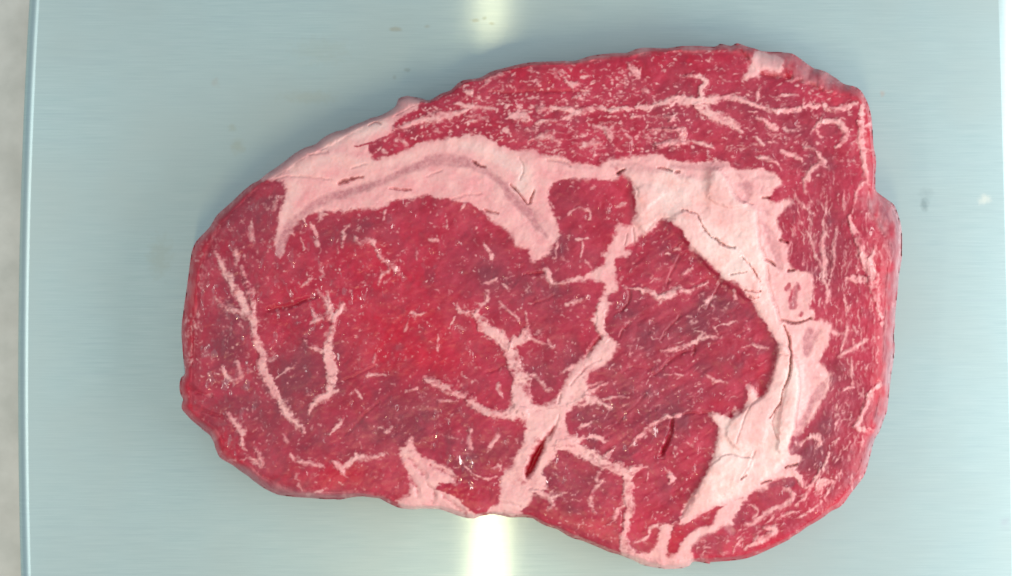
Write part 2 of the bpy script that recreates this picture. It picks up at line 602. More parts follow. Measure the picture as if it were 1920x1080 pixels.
def fat_stroke(s, name="fat_vein", cr=0.25, k=1.0, rise=0.12, own=True):
    p = pts(s)
    if len(p) < 7:
        a = p[0] + (p[0] - p[1]) * min(1.0, 1.1 * p[0, 2] / max(.1, np.hypot(*(p[0] - p[1])[:2])))
        b = p[-1] + (p[-1] - p[-2]) * min(1.0, 1.1 * p[-1, 2] / max(.1, np.hypot(*(p[-1] - p[-2])[:2])))
        p = p.copy()
        a[2], b[2] = .35, .35
        p[0, 2] *= .8; p[-1, 2] *= .8
        p = np.vstack([a, p, b])
    w, d = stroke_field(p)
    rad = p[:, 2].max()
    d = d + RAG[w] * (1.5 + 0.32 * rad) + RAG2[w] * (0.5 + 0.3 * rad)
    milky = 1.5 if p[:, 0].max() < 540 else 0.0
    if milky:
        k *= .8
    c = cover(d - .3, np.clip(.8 * rad, 1.3, 3.0) + .6 * SOFT[w] + milky) * k * np.clip(0.80 + 0.45 * RAG2[w] + .25 * RAG[w], 0.3, 1)
    fat[w] = np.maximum(fat[w], c)
    cream[w] = np.where(c > 0.3, np.maximum(cream[w], cr), cream[w])
    dz[w] += rise * (0.5 * cover(d, 3.0) + cover(d, 1.2))
    if own:
        lab = new_label(name)
        label[w] = np.where(d < 0, lab, label[w])
        # little side twigs
        q = smooth_open(p, 3)
        ln = np.hypot(*np.diff(q[:, :2], axis=0).T).sum()
        for _ in range(int(ln / 26)):
            k = TW.integers(1, max(2, len(q) - 1))
            d0 = q[min(k + 1, len(q) - 1), :2] - q[k - 1, :2]
            an = math.atan2(d0[1], d0[0]) + TW.choice((-1, 1)) * TW.uniform(.35, 1.0)
            L = TW.uniform(1.5, 6) + q[k, 2]
            x, y = q[k, :2]
            x2, y2 = x + L * math.cos(an), y + L * math.sin(an)
            an += TW.normal(0, .6)
            L2 = TW.uniform(1, 5)
            tw = np.array([(x, y, min(q[k, 2], 2.0)), (x2, y2, TW.uniform(.6, 1.3)), (x2 + L2 * math.cos(an), y2 + L2 * math.sin(an), .2)])
            w2, dd = stroke_field(tw)
            dd = dd + RAG[w2] * .8
            c2 = cover(dd, 1.1) * k_tw(TW)
            fat[w2] = np.maximum(fat[w2], c2)
            label[w2] = np.where((dd < 0) & (label[w2] <= LOWER), lab, label[w2])
            dz[w2] += .08 * cover(dd, 1.5)


def lean_area(s, amount=1.0, soft=1.2, tint=None, lab=None):
    p = smooth_closed(pts(s)[:, :2], 3)
    m = inside(p)
    f = blur(m, soft) * amount
    fat[:] = fat * (1 - f)
    if tint is not None:
        tint[:] = np.maximum(tint, f)
    if lab:
        label[m > 0] = lab
    return f


def lean_stroke(s, amount=1.0, lab=None):
    w, d = stroke_field(pts(s))
    c = cover(d, 1.4) * amount
    fat[w] = fat[w] * (1 - c)


# crescent fat pocket, upper left
m1 = fat_area("""A 680,1050 760,1062 840,1076 D 845,10 870,60 865,110 850,160 820,230 805,330 780,400 775,450 790,520 820,570 855,520 865,440 885,370 950,300 1030,250 1100,235 1200,225 1350,215 1500,215 1600,190 1650,150 1720,135 1830,130 1900,105
E 10,98 80,120 170,122 185,145 300,152 380,200 450,250 500,300 560,340 620,390 650,450 690,490 760,500 775,560 795,610 860,580 920,530 960,480 985,430 990,360 970,290 930,200 905,150 912,90 940,30
B 960,1082 1010,1068 1080,1058 1200,1062 1400,1070 1438,1040 1420,985 1350,925 1290,952 1230,940 1150,942 1080,935 1000,890 860,885 800,830 720,845 640,840 560,812 490,772 400,742 320,735 200,757 100,762 10,782
A 1860,795 1780,830 1700,862 1640,882 1560,912 1515,922 1505,885 1480,830 1515,795 1640,738 1740,712 1655,715 1672,660 1720,610 1800,560 1880,500 1830,420 1690,420 1500,560 1200,680 900,850""",
              "crescent_fat", "pale pink crescent of fat over the large muscle", 0.18, 1.2, 0.35)
for s_ in ("A 950,1000,70 1250,930,60 1500,960,40 1750,900,40 B 60,830,45 250,810,50 480,870,60 620,940,60 740,1010,60 E 700,50,50 790,60,30", "D 930,60,70 880,180,45 830,330,25", "A 1150,830,40 1400,720,60 1600,650,40"):
    _w, _d = stroke_field(pts(s_), 20)
    cream[_w] = np.maximum(cream[_w], 0.72 * cover(_d, 8))
# big fat pocket and band, right
m2 = fat_area("""B 1440,1000 1480,1040 1530,1078 E 1540,20 1555,60 1562,200 1557,290 1500,342 1440,318 1408,330 1420,380 1390,440 1360,490 1370,520 1305,548 1332,575 1330,620 1280,660 1200,690 1190,720 1130,715 1060,742 985,772 1100,758 1200,742 1320,750 1342,790 1340,830 1300,890 1280,950 1250,1010 1238,1045 1275,1078
1325,1078 1332,1020 1380,920 1350,890 1370,850 1430,800 1410,730 1420,660 1405,590 1440,570 1500,560 1532,530 1482,502 1560,450 1640,390 1700,340 1740,297 1800,295 1870,320
F 60,312 130,350 180,410 215,490 206,528 240,530 300,565 370,620 430,690 456,745 520,750 590,790 640,850 690,920 740,1010 I 775,90 800,140 840,220 866,262 866,340 860,400 830,500 790,590 745,665 720,640 690,590 650,560 634,578 650,660 622,740 582,790 570,730 552,730 556,800 530,815 470,785 362,768 354,788 410,850 430,930 420,1020
L 420,80 380,180 350,260 310,350 260,440 210,490 170,560 140,640 150,672 100,700 180,690 290,622 400,566 480,560 560,520 650,485 700,452 790,430 830,392 905,350 985,338 1020,290 1000,282 1030,230 1042,182 962,152 970,90 985,20
I 985,960 1060,930 1090,865 1150,790 1200,700 1258,620 1262,560 1240,522 1272,502 1232,430 1182,392 1192,370 1220,320 1260,220 1270,182 1352,202 1352,175 1290,160 1270,110 1180,82 1132,82 1160,50
F 1155,1000 1150,962 1110,950 1140,850 1150,800 1135,760 1142,700 1080,670 980,655 930,682 970,642 950,600 952,510 920,460 880,440 902,420 870,310 900,240 972,180 970,140 930,138 860,160 800,150 802,120 850,55 912,20
C 885,1060 880,1040 820,1010 740,990 620,985 545,990 532,968 480,936 330,936 250,942 80,925 10,880 B 1780,868 1640,880 1500,900 1350,922""",
              "thick_fat_band", "thick cream fat running down the right side", 0.35, 1.2, 0.2)
m2w = inside(smooth_closed(pts("""B 1460,1010 1530,1078 E 1560,200 1580,330 1650,380 1740,295 F 0,295 215,490 456,745 640,850 740,1010 I 866,262 866,340 830,500 745,665 650,560 622,740 556,800 362,768 430,930
L 350,260 260,440 150,672 100,700 400,555 700,420 900,250 960,150 I 960,1050 1010,870 1040,650 1030,420 970,340 960,280 920,100 F 890,1070 870,960 820,830 785,720 780,580 740,480 715,350 720,230 690,190 620,165 570,130 550,60 510,0 C 440,1000 380,1010 360,1050 140,1050 100,1000 0,990"""), 3))
cream[:] = np.maximum(cream, 0.92 * blur(m2w, 3))
dz += 0.6 * blur(m2w, 6)
dz += 0.4 * blur(m2w, 2)
for s_, h_ in (("C 365,1078 362,1020 390,990 430,995 470,1030 500,1078 F 520,60 560,130 640,180 500,200 360,140 355,60", .7),
             ("F 160,222 275,250 350,400 548,490 680,640 745,745 690,900 456,745 215,490 130,350 60,312", .6),
             ("I 870,262 958,290 970,350 930,560 890,700 810,812 760,1000 560,1050 480,900 620,760 745,665 830,500 866,340", .5),
             ("I 978,345 1030,420 1044,600 1010,880 960,1030 870,1060 880,900 900,750 935,590 972,450", .7),
             ("L 600,182 685,200 640,330 560,425 270,545 235,500 350,262 450,172", .5),
             ("B 1445,1005 1530,1078 E 1570,60 1640,20 1780,80 1700,160 1600,250 1560,200 1545,20", .35)):
    _m = inside(smooth_closed(pts(s_), 3))
    dz += 1.7 * h_ * (0.6 * blur(_m, 1.4) + .4 * blur(_m, 6))
# forked trunk of the seam, bottom centre
m3 = fat_area("""H 640,620 760,640 790,690 850,715 900,705 985,665 1000,600 1050,520 1110,430 1190,345 1290,250 1330,210 1390,215 1440,280 1400,320 1380,370 1330,400 1270,450 1225,480 1190,540 1215,560 1200,650 1140,700 1060,780 1045,800 1060,880 1062,930 1100,945 1180,960
K 1110,100 950,125 985,150 920,245 862,290 888,350 882,430 800,475 770,535 720,590 705,632 560,628 470,612 440,590 500,560 548,540 546,450 550,380 582,300 640,255 670,170 720,90 732,0 H 735,900 720,830 600,800 480,790 420,770 500,750 590,755 630,720""",
              "forked_fat_seam", "forked pink fat seam between the muscles", 0.38, 1.4, 0.35)
# fat at the bottom edge, left of the seam
m4 = fat_area("""G 1790,885 1815,930 1790,990 1745,1040 J 1735,100 1722,165 1752,250 1790,320 1795,400 1782,465 1738,492 1700,520 1760,600 1900,620 K 100,620 330,680 430,602 440,585 330,582 290,550 230,490 150,450 85,432 72,400 130,385 225,402 210,330 130,260 60,222 5,212 J 1880,180 1835,130 1825,60 1805,0""",
              "edge_fat", "pink folded fat at the lower edge left of the seam", 0.30, 1.3, 0.2)
# fat at the bottom right
m5 = fat_area("""K 1760,698 1850,705 1835,790 1812,890 1800,935 1880,930 L 40,905 115,912 130,850 180,790 240,740 330,702 392,668 420,590 520,515 645,487 600,560 540,660 530,710 440,702 400,762 300,790 270,840 212,870 232,940 260,1060 0,1090 K 1700,1060 1560,1000 1500,900 1600,900 1650,905 1705,870 1742,790""",
              "edge_fat", "pink fat along the bottom right edge", 0.35, 1.3, 0.2)
fat_area("C 600,310 650,250 680,160 720,100 800,115 880,145 912,180 895,285 860,262 760,248 732,290 640,316", "fat_tag", "small pale flap of fat at the top right corner", 0.5, 1.2, 0.5)

VEINS = """D 340,520,8 380,620,15 430,720,25 480,800,28 530,900,30 570,980,28 G 590,40,30 630,110,25 640,200,25 665,290,28 695,350,26 690,420,38 720,500,38 760,590,35 795,650,30 845,710,32 870,780,30 930,850,18 980,880,14 1000,910,6
D 350,880,12 430,950,22 520,985,20 590,1020,20
D 530,640,10 560,740,18 600,850,20 620,980,20
G 700,400,15 780,370,7
G 1225,110,14 1205,170,14 1190,250,26 1190,330,46 1200,430,46 1210,530,36 1195,590,22
G 1005,225,8 1060,280,14 1130,305,20 1180,320,20
G 1245,612,12 1170,650,26 1090,700,18 1050,745,18 1038,785,12
D 1110,820,8 1150,880,15 1190,960,20 1210,1020,36 1230,1065,18
D 1290,930,20 1255,1000,20 1230,1040,18
D 1170,830,7 1185,930,10
D 1060,960,8 1085,1030,12 1050,1062,6
D 1090,1038,10 1190,1030,14
D 1395,435,10 1430,465,12 1500,445,12 1540,490,14 1580,560,12 1640,620,11 1675,650,28 1712,685,8
D 1630,680,8 1580,700,12 1560,770,8
H 225,-20,7 270,20,14 335,30,24 400,80,36 470,160,42 550,220,44 610,290,46 650,370,46 685,450,50 715,540,62 705,640,70 740,710,70
E 460,830,10 452,890,16 400,950,14 360,1000,14
H 745,160,40 720,215,36 650,245,30 625,280,30
H 765,215,12 830,245,10 900,260,12 950,290,6
H 910,225,7 905,258,8
H 1300,-10,32 1310,80,32 1300,150,28 1340,220,30
H 0,520,14 80,560,16 150,600,18 250,640,20 330,680,25 380,740,30 480,775,32 600,785,34 720,770,50
H 1005,482,10 1090,430,16
K 980,105,30 1080,110,46 1200,160,46 1300,220,44 1400,270,40 1500,310,38 1510,400,32 1510,500,34 1530,560,28 1500,640,28 1490,720,28 1480,800,28 1490,880,32 1560,930,40 1640,960,35
K 1530,290,25 1600,262,18 1645,268,7
K 1330,180,22 1400,130,6
K 1490,540,10 1430,590,12 1410,650,12 1375,692,7
H 1090,715,30 1200,690,36 1300,700,26 1375,735,16
H 1195,650,24 1280,590,10 1345,560,5
H 1330,672,9 1430,655,8 1500,662,6
H 1210,580,12 1315,545,6
H 1150,890,16 1230,850,10
H 1140,965,18 1230,958,12 1300,970,18 1335,992,6
K 790,450,24 860,460,18 920,500,15 942,550,12 915,582,7
K 930,490,10 1000,470,10 1050,455,6
K 1290,310,10 1270,370,14 1305,380,14 1250,430,10 1230,500,12 1240,570,10 1265,622,6
H 1790,800,8 1720,840,14 1640,910,18 1560,990,12 1515,1030,6
H 1800,800,10 1860,800,14 1930,778,9
E 1500,805,6 1600,815,15 1700,850,18 1770,860,25 1850,840,26 1905,800,12
E 1770,870,15 1750,912,8
F 0,852,28 80,850,20 130,830,12 220,810,12 290,780,10 345,758,6
F 390,868,12 340,900,14 325,942,7
H 1755,300,8 1860,312,14 I 100,310,14 200,272,18 300,220,16 360,210,12 455,208,7
I 305,175,6 298,220,10
I 610,290,5 690,265,10 785,292,8
I 400,130,8 420,190,10
I 410,130,8 550,90,6
I 350,490,10 400,540,12 455,545,6
I 30,490,10 150,495,6
I 40,800,12 100,805,14 160,785,8
E 430,470,14 480,540,18 490,575,16
E 900,670,18 920,730,14 940,760,12 1010,765,10 1080,750,9
E 1130,435,13 1200,435,13
E 1165,440,10 1160,560,10
E 1190,590,7 1232,650,7
E 1050,922,12 1120,905,18 1190,880,9
E 740,1000,10 755,1055,8
E 560,760,11 605,792,6
E 430,772,8 505,728,10
E 550,910,8 600,970,8 680,1022,10
E 985,460,10 965,565,8
E 20,440,10 80,440,8
E 240,215,7 290,170,14 320,165,10
E 150,335,12 150,280,5
E 1060,250,7 1100,212,8 1160,205,8 1222,232,8 1230,282,6
E 1430,190,8 1470,175,9 1490,160,7
E 915,155,10 950,190,8
D 905,375,18 925,400,8
D 985,280,10 1020,325,8
D 1060,325,13 1090,400,16 1105,470,12
D 1120,290,14 1130,260,16 1165,240,10
D 1340,330,6 1300,370,10 1300,420,14 1288,485,9
D 1255,495,8 1262,540,6
D 980,420,6 995,500,8
D 1128,615,12 1138,700,9
D 975,792,6 1050,730,14 1065,708,6
D 600,330,14 600,430,16
D 740,490,12 720,540,10
D 785,150,10 855,112,10
D 795,130,10 770,235,10
D 475,520,10 500,600,15 490,640,8
D 1850,540,10 1848,580,8
D 1590,285,8 1610,215,10
J 955,222,9 1060,235,15 1145,262,10
J 1205,220,9 1270,265,26 1300,312,11
J 1315,258,15 1390,200,18 1480,195,14 1585,180,12
J 1380,150,8 1385,195,14
J 905,175,10 930,212,8
J 445,222,12 555,205,7
J 640,140,14 672,230,20
J 575,180,10 655,255,16
J 1270,375,8 1305,402,6
J 960,395,12 982,445,12
J 1035,468,14 1135,438,8
G 425,775,12 480,850,20 530,910,22 540,1000,18 562,1052,9
G 395,425,10 415,490,14 480,545,13 520,500,18 515,420,18 495,375,10
G 250,650,14 315,640,10
G 1195,935,14 1260,870,20 1285,818,6
G 1388,608,9 1420,652,12
G 1775,612,7 1845,588,12
G 1530,335,7 1518,385,10
G 1490,492,12 1600,488,8
G 1775,90,6 1760,155,10
G 785,520,6 860,455,8 915,430,6
G 1800,20,6 1880,40,9 1910,20,7
G 200,20,10 205,120,10
G 840,940,10 860,985,12
G 1620,910,14 1650,880,8
H 100,685,12 235,680,7
H 540,560,13 545,620,17 565,662,7
H 550,925,9 510,990,16 465,1045,12
H 335,915,9 320,1000,16 335,1045,10
H 90,210,12 85,295,14
H 210,60,6 170,135,6
H 780,490,14 820,500,10 880,560,12 900,600,10 945,610,6
H 740,20,10 755,90,8
H 600,0,8 680,80,9
K 1750,700,13 1680,722,12 1660,790,10 1565,827,7
K 1850,690,8 1920,655,12
K 230,190,8 320,290,8 430,345,10 520,335,8
K 500,265,10 550,255,14
K 1790,280,8 1840,330,16 1830,380,7
K 1660,310,7 1655,370,7
K 955,310,8 975,325,14
B 840,538,10 950,530,18 1040,545,20 1110,565,30 1200,542,18 1320,530,16 1400,550,14 1500,535,16 1650,520,18 1750,500,20 1850,475,32 C 100,470,32 220,480,36 330,470,30 480,452,22 600,475,20 700,500,20 780,525,20 870,555,18 930,560,20 1030,535,18 1100,520,20 1185,515,12
C 1205,495,12 1260,540,20 1330,542,22 1400,522,22 1465,500,16
C 280,515,40 370,580,45 470,612,36 540,660,28 605,715,16
C 300,440,25 310,380,22 342,350,24 320,312,20 250,285,14 170,298,9
C 720,465,14 720,400,10 752,362,8
C 1065,510,12 1065,465,7
C 1140,505,10 1105,420,7
C 1140,480,10 1180,428,7
C 1125,555,8 1140,590,9 1165,590,6
B 1110,580,16 1060,602,18 1000,622,7
C 1205,612,22 1170,668,14 1130,698,7
C 1160,695,12 1180,740,10 1225,745,6
C 1225,632,20 1310,630,22 1370,670,22 1395,720,16 1370,770,14 1325,818,8
C 715,598,9 790,630,16 850,670,34
C 875,442,12 930,430,10 1015,436,7
C 905,850,17 980,880,16 1045,912,11
C 720,900,8 790,910,20 860,940,10 900,990,8
C 1080,825,8 1150,840,10 1190,890,12 1210,920,18 1160,970,16 1110,1010,18 1095,1060,25
C 720,760,10 765,802,8
C 810,780,10 830,785,13
C 1160,788,13 1168,795,13
C 0,685,8 100,690,14 165,700,28 160,750,25 80,790,25 0,802,30
C 150,802,14 260,785,12 390,822,7
C 30,600,10 85,600,20 50,632,9
B 1680,690,8 1850,690,12 1900,705,20
B 1720,805,12 1850,790,22 1900,795,25
B 600,600,18 650,590,32 720,600,38 750,608,20
B 1515,200,12 1555,250,28 1580,300,18 1605,245,8
B 1000,275,9 1050,330,16 1100,350,28 1135,330,14
B 1140,302,7 1195,285,9
B 1625,400,14 1655,405,18 1668,432,12
B 1110,450,10 1135,452,20
B 300,405,20 325,412,22
B 440,355,12 470,305,9 560,280,14
B 400,380,10 450,345,14
B 225,498,14 360,520,18 400,532,8
B 345,470,9 345,500,9
B 775,762,8 870,740,22 930,718,20 960,760,16 1005,788,8
B 1335,680,14 1360,700,18 1375,745,24
B 1255,662,8 1330,688,9
B 1150,825,14 1200,800,18 1280,790,14
B 1500,735,12 1535,758,7
B 1535,602,12 1590,595,8
B 1815,595,10 1862,622,12
B 1265,850,9 1260,880,12
B 590,530,12 612,515,12
B 690,520,16 715,525,16
B 600,690,16 625,735,12
B 740,695,10 800,690,12
B 820,640,8 900,622,14 970,628,10
A 1680,690,10 1800,652,22 1900,620,24 B 0,612,26 130,590,28 250,558,14 300,540,9
B 400,525,8 500,545,14
B 300,640,9 450,610,14
B 300,590,8 400,598,10
A 1590,858,18 1610,870,14
A 1745,775,20 1760,790,16
F 1410,270,14 1440,350,25 1480,450,28 1500,530,25 1530,600,30 1570,680,40 1590,760,35 1620,880,20 1640,1000,16 1650,1075,12
F 1600,500,10 1580,580,20 1570,650,30
F 1400,720,20 1470,740,30 1560,742,30
F 1242,160,7 1215,330,10 1215,480,14 1220,600,16 1215,720,12 1240,790,14 1240,900,9
F 1312,350,7 1300,500,9 1280,660,9 1260,765,7
F 1050,320,6 1120,430,8 1160,560,8 1200,632,5
F 1000,120,7 1090,210,14 1142,252,6
F 1358,100,8 1368,205,9
F 1370,860,8 1392,992,9
F 1440,232,7 1462,100,11 1500,20,14
F 1075,-10,14 1078,75,9
F 90,520,6 130,498,12 140,485,6
F 165,690,10 200,670,9 225,655,5
F 548,820,12 556,880,10
F 20,360,10 35,340,8
F 35,548,9 60,542,8
I 1345,352,15 1430,300,14 1535,232,13
I 1392,100,7 1370,250,7 1352,335,7
I 1430,380,9 1430,500,12 1442,580,10 1390,592,10 1345,612,6
I 1650,560,20 1600,590,18 1560,640,20 1530,730,16 1490,820,18 1470,890,20 1560,910,22 1600,910,10
I 1308,862,9 1332,828,7
I 1290,1000,8 1325,978,8
I 1310,790,7 1380,765,6
L 1105,42,14 1180,38,18 1205,78,14 1170,122,12
L 1252,165,7 1230,240,12 1190,300,16 1150,370,16 1095,415,20
L 1325,55,9 1298,102,7
L 1312,330,10 1260,440,10 1200,520,9 1100,600,8 1000,655,5
L 1000,305,30 1040,360,25 1055,405,16
L 935,430,18 980,460,18 985,510,18 920,550,18 830,590,18 740,640,18 690,680,16 635,702,9
L 1110,425,14 1080,490,10 1015,545,7
L 1245,375,22 1190,385,38 1170,420,20
L 775,715,18 860,750,25 720,820,28 635,865,12
L 1080,60,8 1020,100,16 1000,75,12
L 60,330,14 90,340,22 65,385,8
L 870,655,6 960,610,8 1050,590,6
L 680,560,5 720,590,8 690,640,5
L 540,905,10 560,850,8 620,790,8
C 1510,500,20 1500,620,26 1500,750,24 1510,880,24 1530,1000,18 1545,1080,12
C 1545,662,18 1560,650,16"""
for line in VEINS.split('\n'):
    p = pts(line)
    big = p[:, 2].max() * 4
    ln = np.hypot(*np.diff(p[:, :2], axis=0).T).sum()
    fat_stroke(line, "fat_vein" if ln > 24 else "fat_fleck", 0.30, 0.97 if big > 14 else 0.84, 0.10 if big < 20 else 0.22)

# lean left standing inside the fat
for s in ("F 918,775 950,757 972,772 955,815 925,822", "F 1010,750 1035,755 1045,800 1015,830 1020,940 990,958 965,945 960,860 985,800",
          "F 1040,975 1072,978 1068,1012 1035,1008"):
    lean_area(s, 0.8, 1.2, None)
lean_area("L 95,722 170,692 290,622 400,570 470,560 400,620 385,675 330,700 240,735 180,785 130,840 112,905 50,900 60,800", 1.0, 1.8, redm, CAP)
lean_area("L 810,395 870,368 960,342 1002,352 1000,395 960,420 880,405 820,420", 1.0, 1.2, darkm, CAP)
lean_area("L 960,110 1000,80 1035,90 1030,140 990,165 960,150", .6, 1.4, darkm)
lean_stroke("A 1380,822,4 1500,790,8 1640,738,9 1760,712,8", 0.9)
lean_stroke("A 1515,860,8 1560,835,10 1590,828,6", .8)
lean_stroke("B 870,590,14 960,578,18 1050,575,10", .8)
for s in ("K 80,425,6 160,450,8 240,490,10 300,550,14 400,590,16 440,590,12", "K 100,380,8 180,405,10 220,430,8", "K 440,585,16 380,600,12 330,590,8"):
    lean_stroke(s, .95)
for s in ("J 1735,190,8 1800,215,10 1860,290,10 1910,340,8", "J 1790,330,8 1840,400,12 1850,480,10", "K 0,400,8 55,440,10 40,530,12", "K 20,260,8 120,300,10 200,360,8", "K 120,470,8 200,540,10 300,610,8"):
    _w, _d = stroke_field(pts(s), 10)
    fat[_w] *= 1 - .38 * cover(_d + 1.5 * RAG[_w], 3.5)
    dz[_w] -= .55 * cover(_d, 4)
lean_area("H 1160,690 1185,682 1180,705 1140,715 1135,700", .8, 1.2)

# connective tissue
def silver_stroke(s, amt=0.95, name=None):
    w, d = stroke_field(pts(s))
    c = cover(d + 1.5 * RAG[w], 3.0) * amt * np.clip(.92 + .35 * RAG2[w], 0, 1)
    silver[w] = np.maximum(silver[w], c)
    if name:
        lab = new_label(name, "greyish purple strip of silverskin through the crescent of fat")
        label[w] = np.where(d < 0, lab, label[w])
    dz[w] -= 0.15 * cover(d, 3)


silver_stroke("""D 815,530,30 845,430,38 880,340,30 960,260,26 1060,190,32 1180,125,32 1300,88,32 1450,48,28 1580,12,24 A 1640,1058,24 1750,1002,24 1900,950,32
B 20,925,40 150,915,42 280,935,40 400,985,26 500,1040,22 E 570,20,26 640,120,34 720,190,40 780,260,40 820,330,28 880,390,14 900,420,8""", .92, "silverskin")
for s, a in (("C 60,965,10 200,975,20 330,965,28 430,955,26 490,962,14", .7), ("C 570,1030,10 590,1040,12", .7), ("C 700,1050,6 780,1045,12 850,1040,8", .5),
             ("F 590,20,16 640,40,40 650,100,30 620,150,14", .75), ("F 740,300,10 790,370,25 830,450,32 860,540,30 880,640,26", .62), ("F 760,40,6 745,90,8", .5),
             ("F 770,220,16 800,240,22", .5), ("F 940,780,20 950,800,18", .35), ("F 1020,770,12 1000,860,22 985,930,22", .55),
             ("I 1110,180,40 1100,240,44 1090,300,36 1080,340,18", .95), ("I 1180,160,22 1150,220,20", .8),
             ("I 1210,580,34 1180,630,48 1130,690,28 1090,790,24 1050,860,30 1020,930,22", .9), ("I 1150,505,10 1185,512,6", .6),
             ("L 500,710,26 530,750,24", .55), ("E 780,210,22 850,280,40 920,350,40 950,400,26", .30), ("D 800,430,18 810,500,24", .5),
             ("L 960,440,8 985,500,9 920,545,9 830,590,8 740,645,8", .5), ("B 930,905,6 1080,960,10 1240,970,9", .5), ("B 1370,955,8 1500,950,12 1600,955,10", .5)):
    silver_stroke(s, a)

# slits, creases and folds
def slit(s, deep=1.9, bl=0.42, soft=1.0):
    w, d = stroke_field(pts(s))
    d = d + 0.9 * RAG[w] + (.6 if soft < 1.5 else .3)
    c = cover(d, soft)
    blood_shade[w] = np.maximum(blood_shade[w], c * bl)  # red in the lean, painted brown shade where the slit cuts fat
    dz[w] -= deep * cover(d, soft + 1.0)


for s in ("F 158,222,3 165,212,4 230,228,4 275,250,5 300,320,5 350,400,5 400,430,4", "F 400,425,4 450,460,8 500,480,9 548,490,4", "F 600,560,2 680,640,4 740,745,3", "F 780,585,5 815,610,9 850,636,5",
          "F 620,808,3 690,825,4 745,822,3", "F 655,858,3 690,875,4 725,868,3", "I 905,75,6 960,92,10 1030,97,10 1122,74,5", "I 925,120,4 950,200,8 960,285,9 972,350,8 965,440,8 940,540,6 905,615,4 890,700,5 855,755,4 810,812,3",
          "B 1728,975,4 1790,982,7 1835,1005,5", "B 1860,1012,5 1895,1015,6", "E 630,28,6 655,48,8 690,85,4 740,150,4 765,172,4", "E 775,165,6 772,125,5 800,70,4",
          "A 1285,1080,4 1360,1062,9 1440,1050,4", "A 1480,664,3 1530,645,5 1565,650,3", "D 1260,14,9 1320,2,9", "D 1640,50,3 1700,52,4 1800,66,3", "B 340,930,4 390,958,7 440,975,5",
          "B 1430,1020,14 1455,1000,10 1480,985,5", "F 520,705,3 590,690,3 640,680,2", "L 750,392,4 790,376,6 830,370,4", "L 930,272,6 970,258,7 1012,240,5", "L 605,355,3 640,330,4",
          "F 880,442,5 940,460,6", "F 760,118,5 805,124,6", "F 945,668,8 985,662,6", "E 530,238,4 470,232,6 430,215,4"):
    slit(s)
for s in ("F 512,0,2 555,90,5 600,150,5 680,178,4", "F 716,240,4 722,350,6 735,450,6 775,560,5", "F 790,640,6 800,720,8 825,830,6 870,950,6 890,1030,4", "I 1030,420,3 1044,560,5 1036,690,4 1010,880,5 965,1010,4",
          "B 900,912,4 1010,928,6 1080,960,6", "B 700,1075,3 730,1000,3 700,900,3", "E 180,130,3 300,105,3 405,100,3", "B 0,1040,2 120,1000,2", "I 560,1000,2 650,760,3 800,600,2", "L 350,260,3 470,170,4 600,180,5 680,190,6",
          "L 600,360,3 660,260,4 700,150,5", "I 870,340,3 960,345,4", "I 880,1000,4 830,870,3 860,750,3", "E 1555,30,4 1590,80,5 1580,110,3", "E 1660,350,3 1740,285,4 1860,285,4", "E 1548,350,4 1550,450,4", "E 1500,400,2 1480,470,3",
          "H 900,990,3 960,880,4 1000,790,3", "H 990,700,8 1010,640,6", "H 1080,560,3 1180,440,3 1300,370,3", "K 560,520,3 700,560,3", "K 760,430,5 860,440,4", "A 1030,880,5 1180,858,3", "A 780,1060,3 950,1040,3 1200,1062,3", "A 1360,990,3 1460,950,3"):
    slit(s, 0.55, 0.28, 1.8)  # edge shading of the fat folds painted brown, with a shallow groove
# creases in the lean
for s, dp, bl in (("D 740,965,12 820,945,18 920,925,18 1010,890,14 1090,868,6", .9, .35), ("H 1200,350,8 1240,280,12 1310,205,8", .8, .45), ("H 1845,820,6 1830,940,9 1780,1050,11 K 1755,170,7", 1.2, .6),
                  ("H 1920,325,6 1820,395,9 1700,490,5", .5, .3), ("H 1520,430,5 1680,442,4", .4, .25), ("H 1900,55,5 1820,140,6 1755,235,4", .5, .3), ("E 720,703,6 790,695,9 880,683,5", .8, .5),
                  ("F 205,525,4 130,570,6 70,700,6 35,790,4", .5, .3), ("F 455,742,4 400,840,5 345,945,4", .5, .3), ("I 0,425,5 120,335,6 240,305,8", .5, .3), ("I 245,280,6 235,345,8", .5, .5), ("G 1560,690,6 1440,800,9 1310,940,5", .5, .15),
                  ("G 1260,560,4 1440,470,5 1540,420,3", .4, .15), ("E 810,920,4 900,880,5 960,845,3", .5, .3), ("B 470,400,6 600,412,9 900,405,9 1200,405,7", .5, .35), ("C 560,75,9 620,115,14 650,150,10", 1.0, .5),
                  ("C 740,272,9 780,282,12 860,285,12", .9, .45), ("C 930,290,12 960,300,14", .8, .45), ("C 1010,330,10 1050,330,10", .6, .4), ("C 1110,350,12 1200,390,14", .6, .35), ("G 140,570,16 210,630,14 300,650,8", .7, .25),
                  ("G 150,720,10 280,770,8 390,800,6", .7, .3), ("H 1430,850,4 1500,780,5 1640,640,4", .4, .2), ("H 1520,110,5 1470,160,7 1450,215,5", .6, .4), ("E 1520,830,7 1520,900,9 1450,975,6", .7, .45),
                  ("K 1460,570,4 1470,650,8 1455,740,8", .4, .25), ("I 80,840,6 60,920,9 20,1050,10 L 10,190,6", .8, .4), ("I 160,790,8 260,780,6 360,768,7", .7, .45), ("H 450,470,6 560,430,8 610,430,6", .5, .3),
                  ("J 660,310,10 760,345,14 900,330,10", .5, .2), ("I 745,650,8 735,600,20 745,560,24", .3, .22), ("I 520,790,14 545,770,14", .4, .3), ("L 350,270,5 150,620,6", .5, .25)):
    slit(s, dp * .9, bl * .95, 2.2)
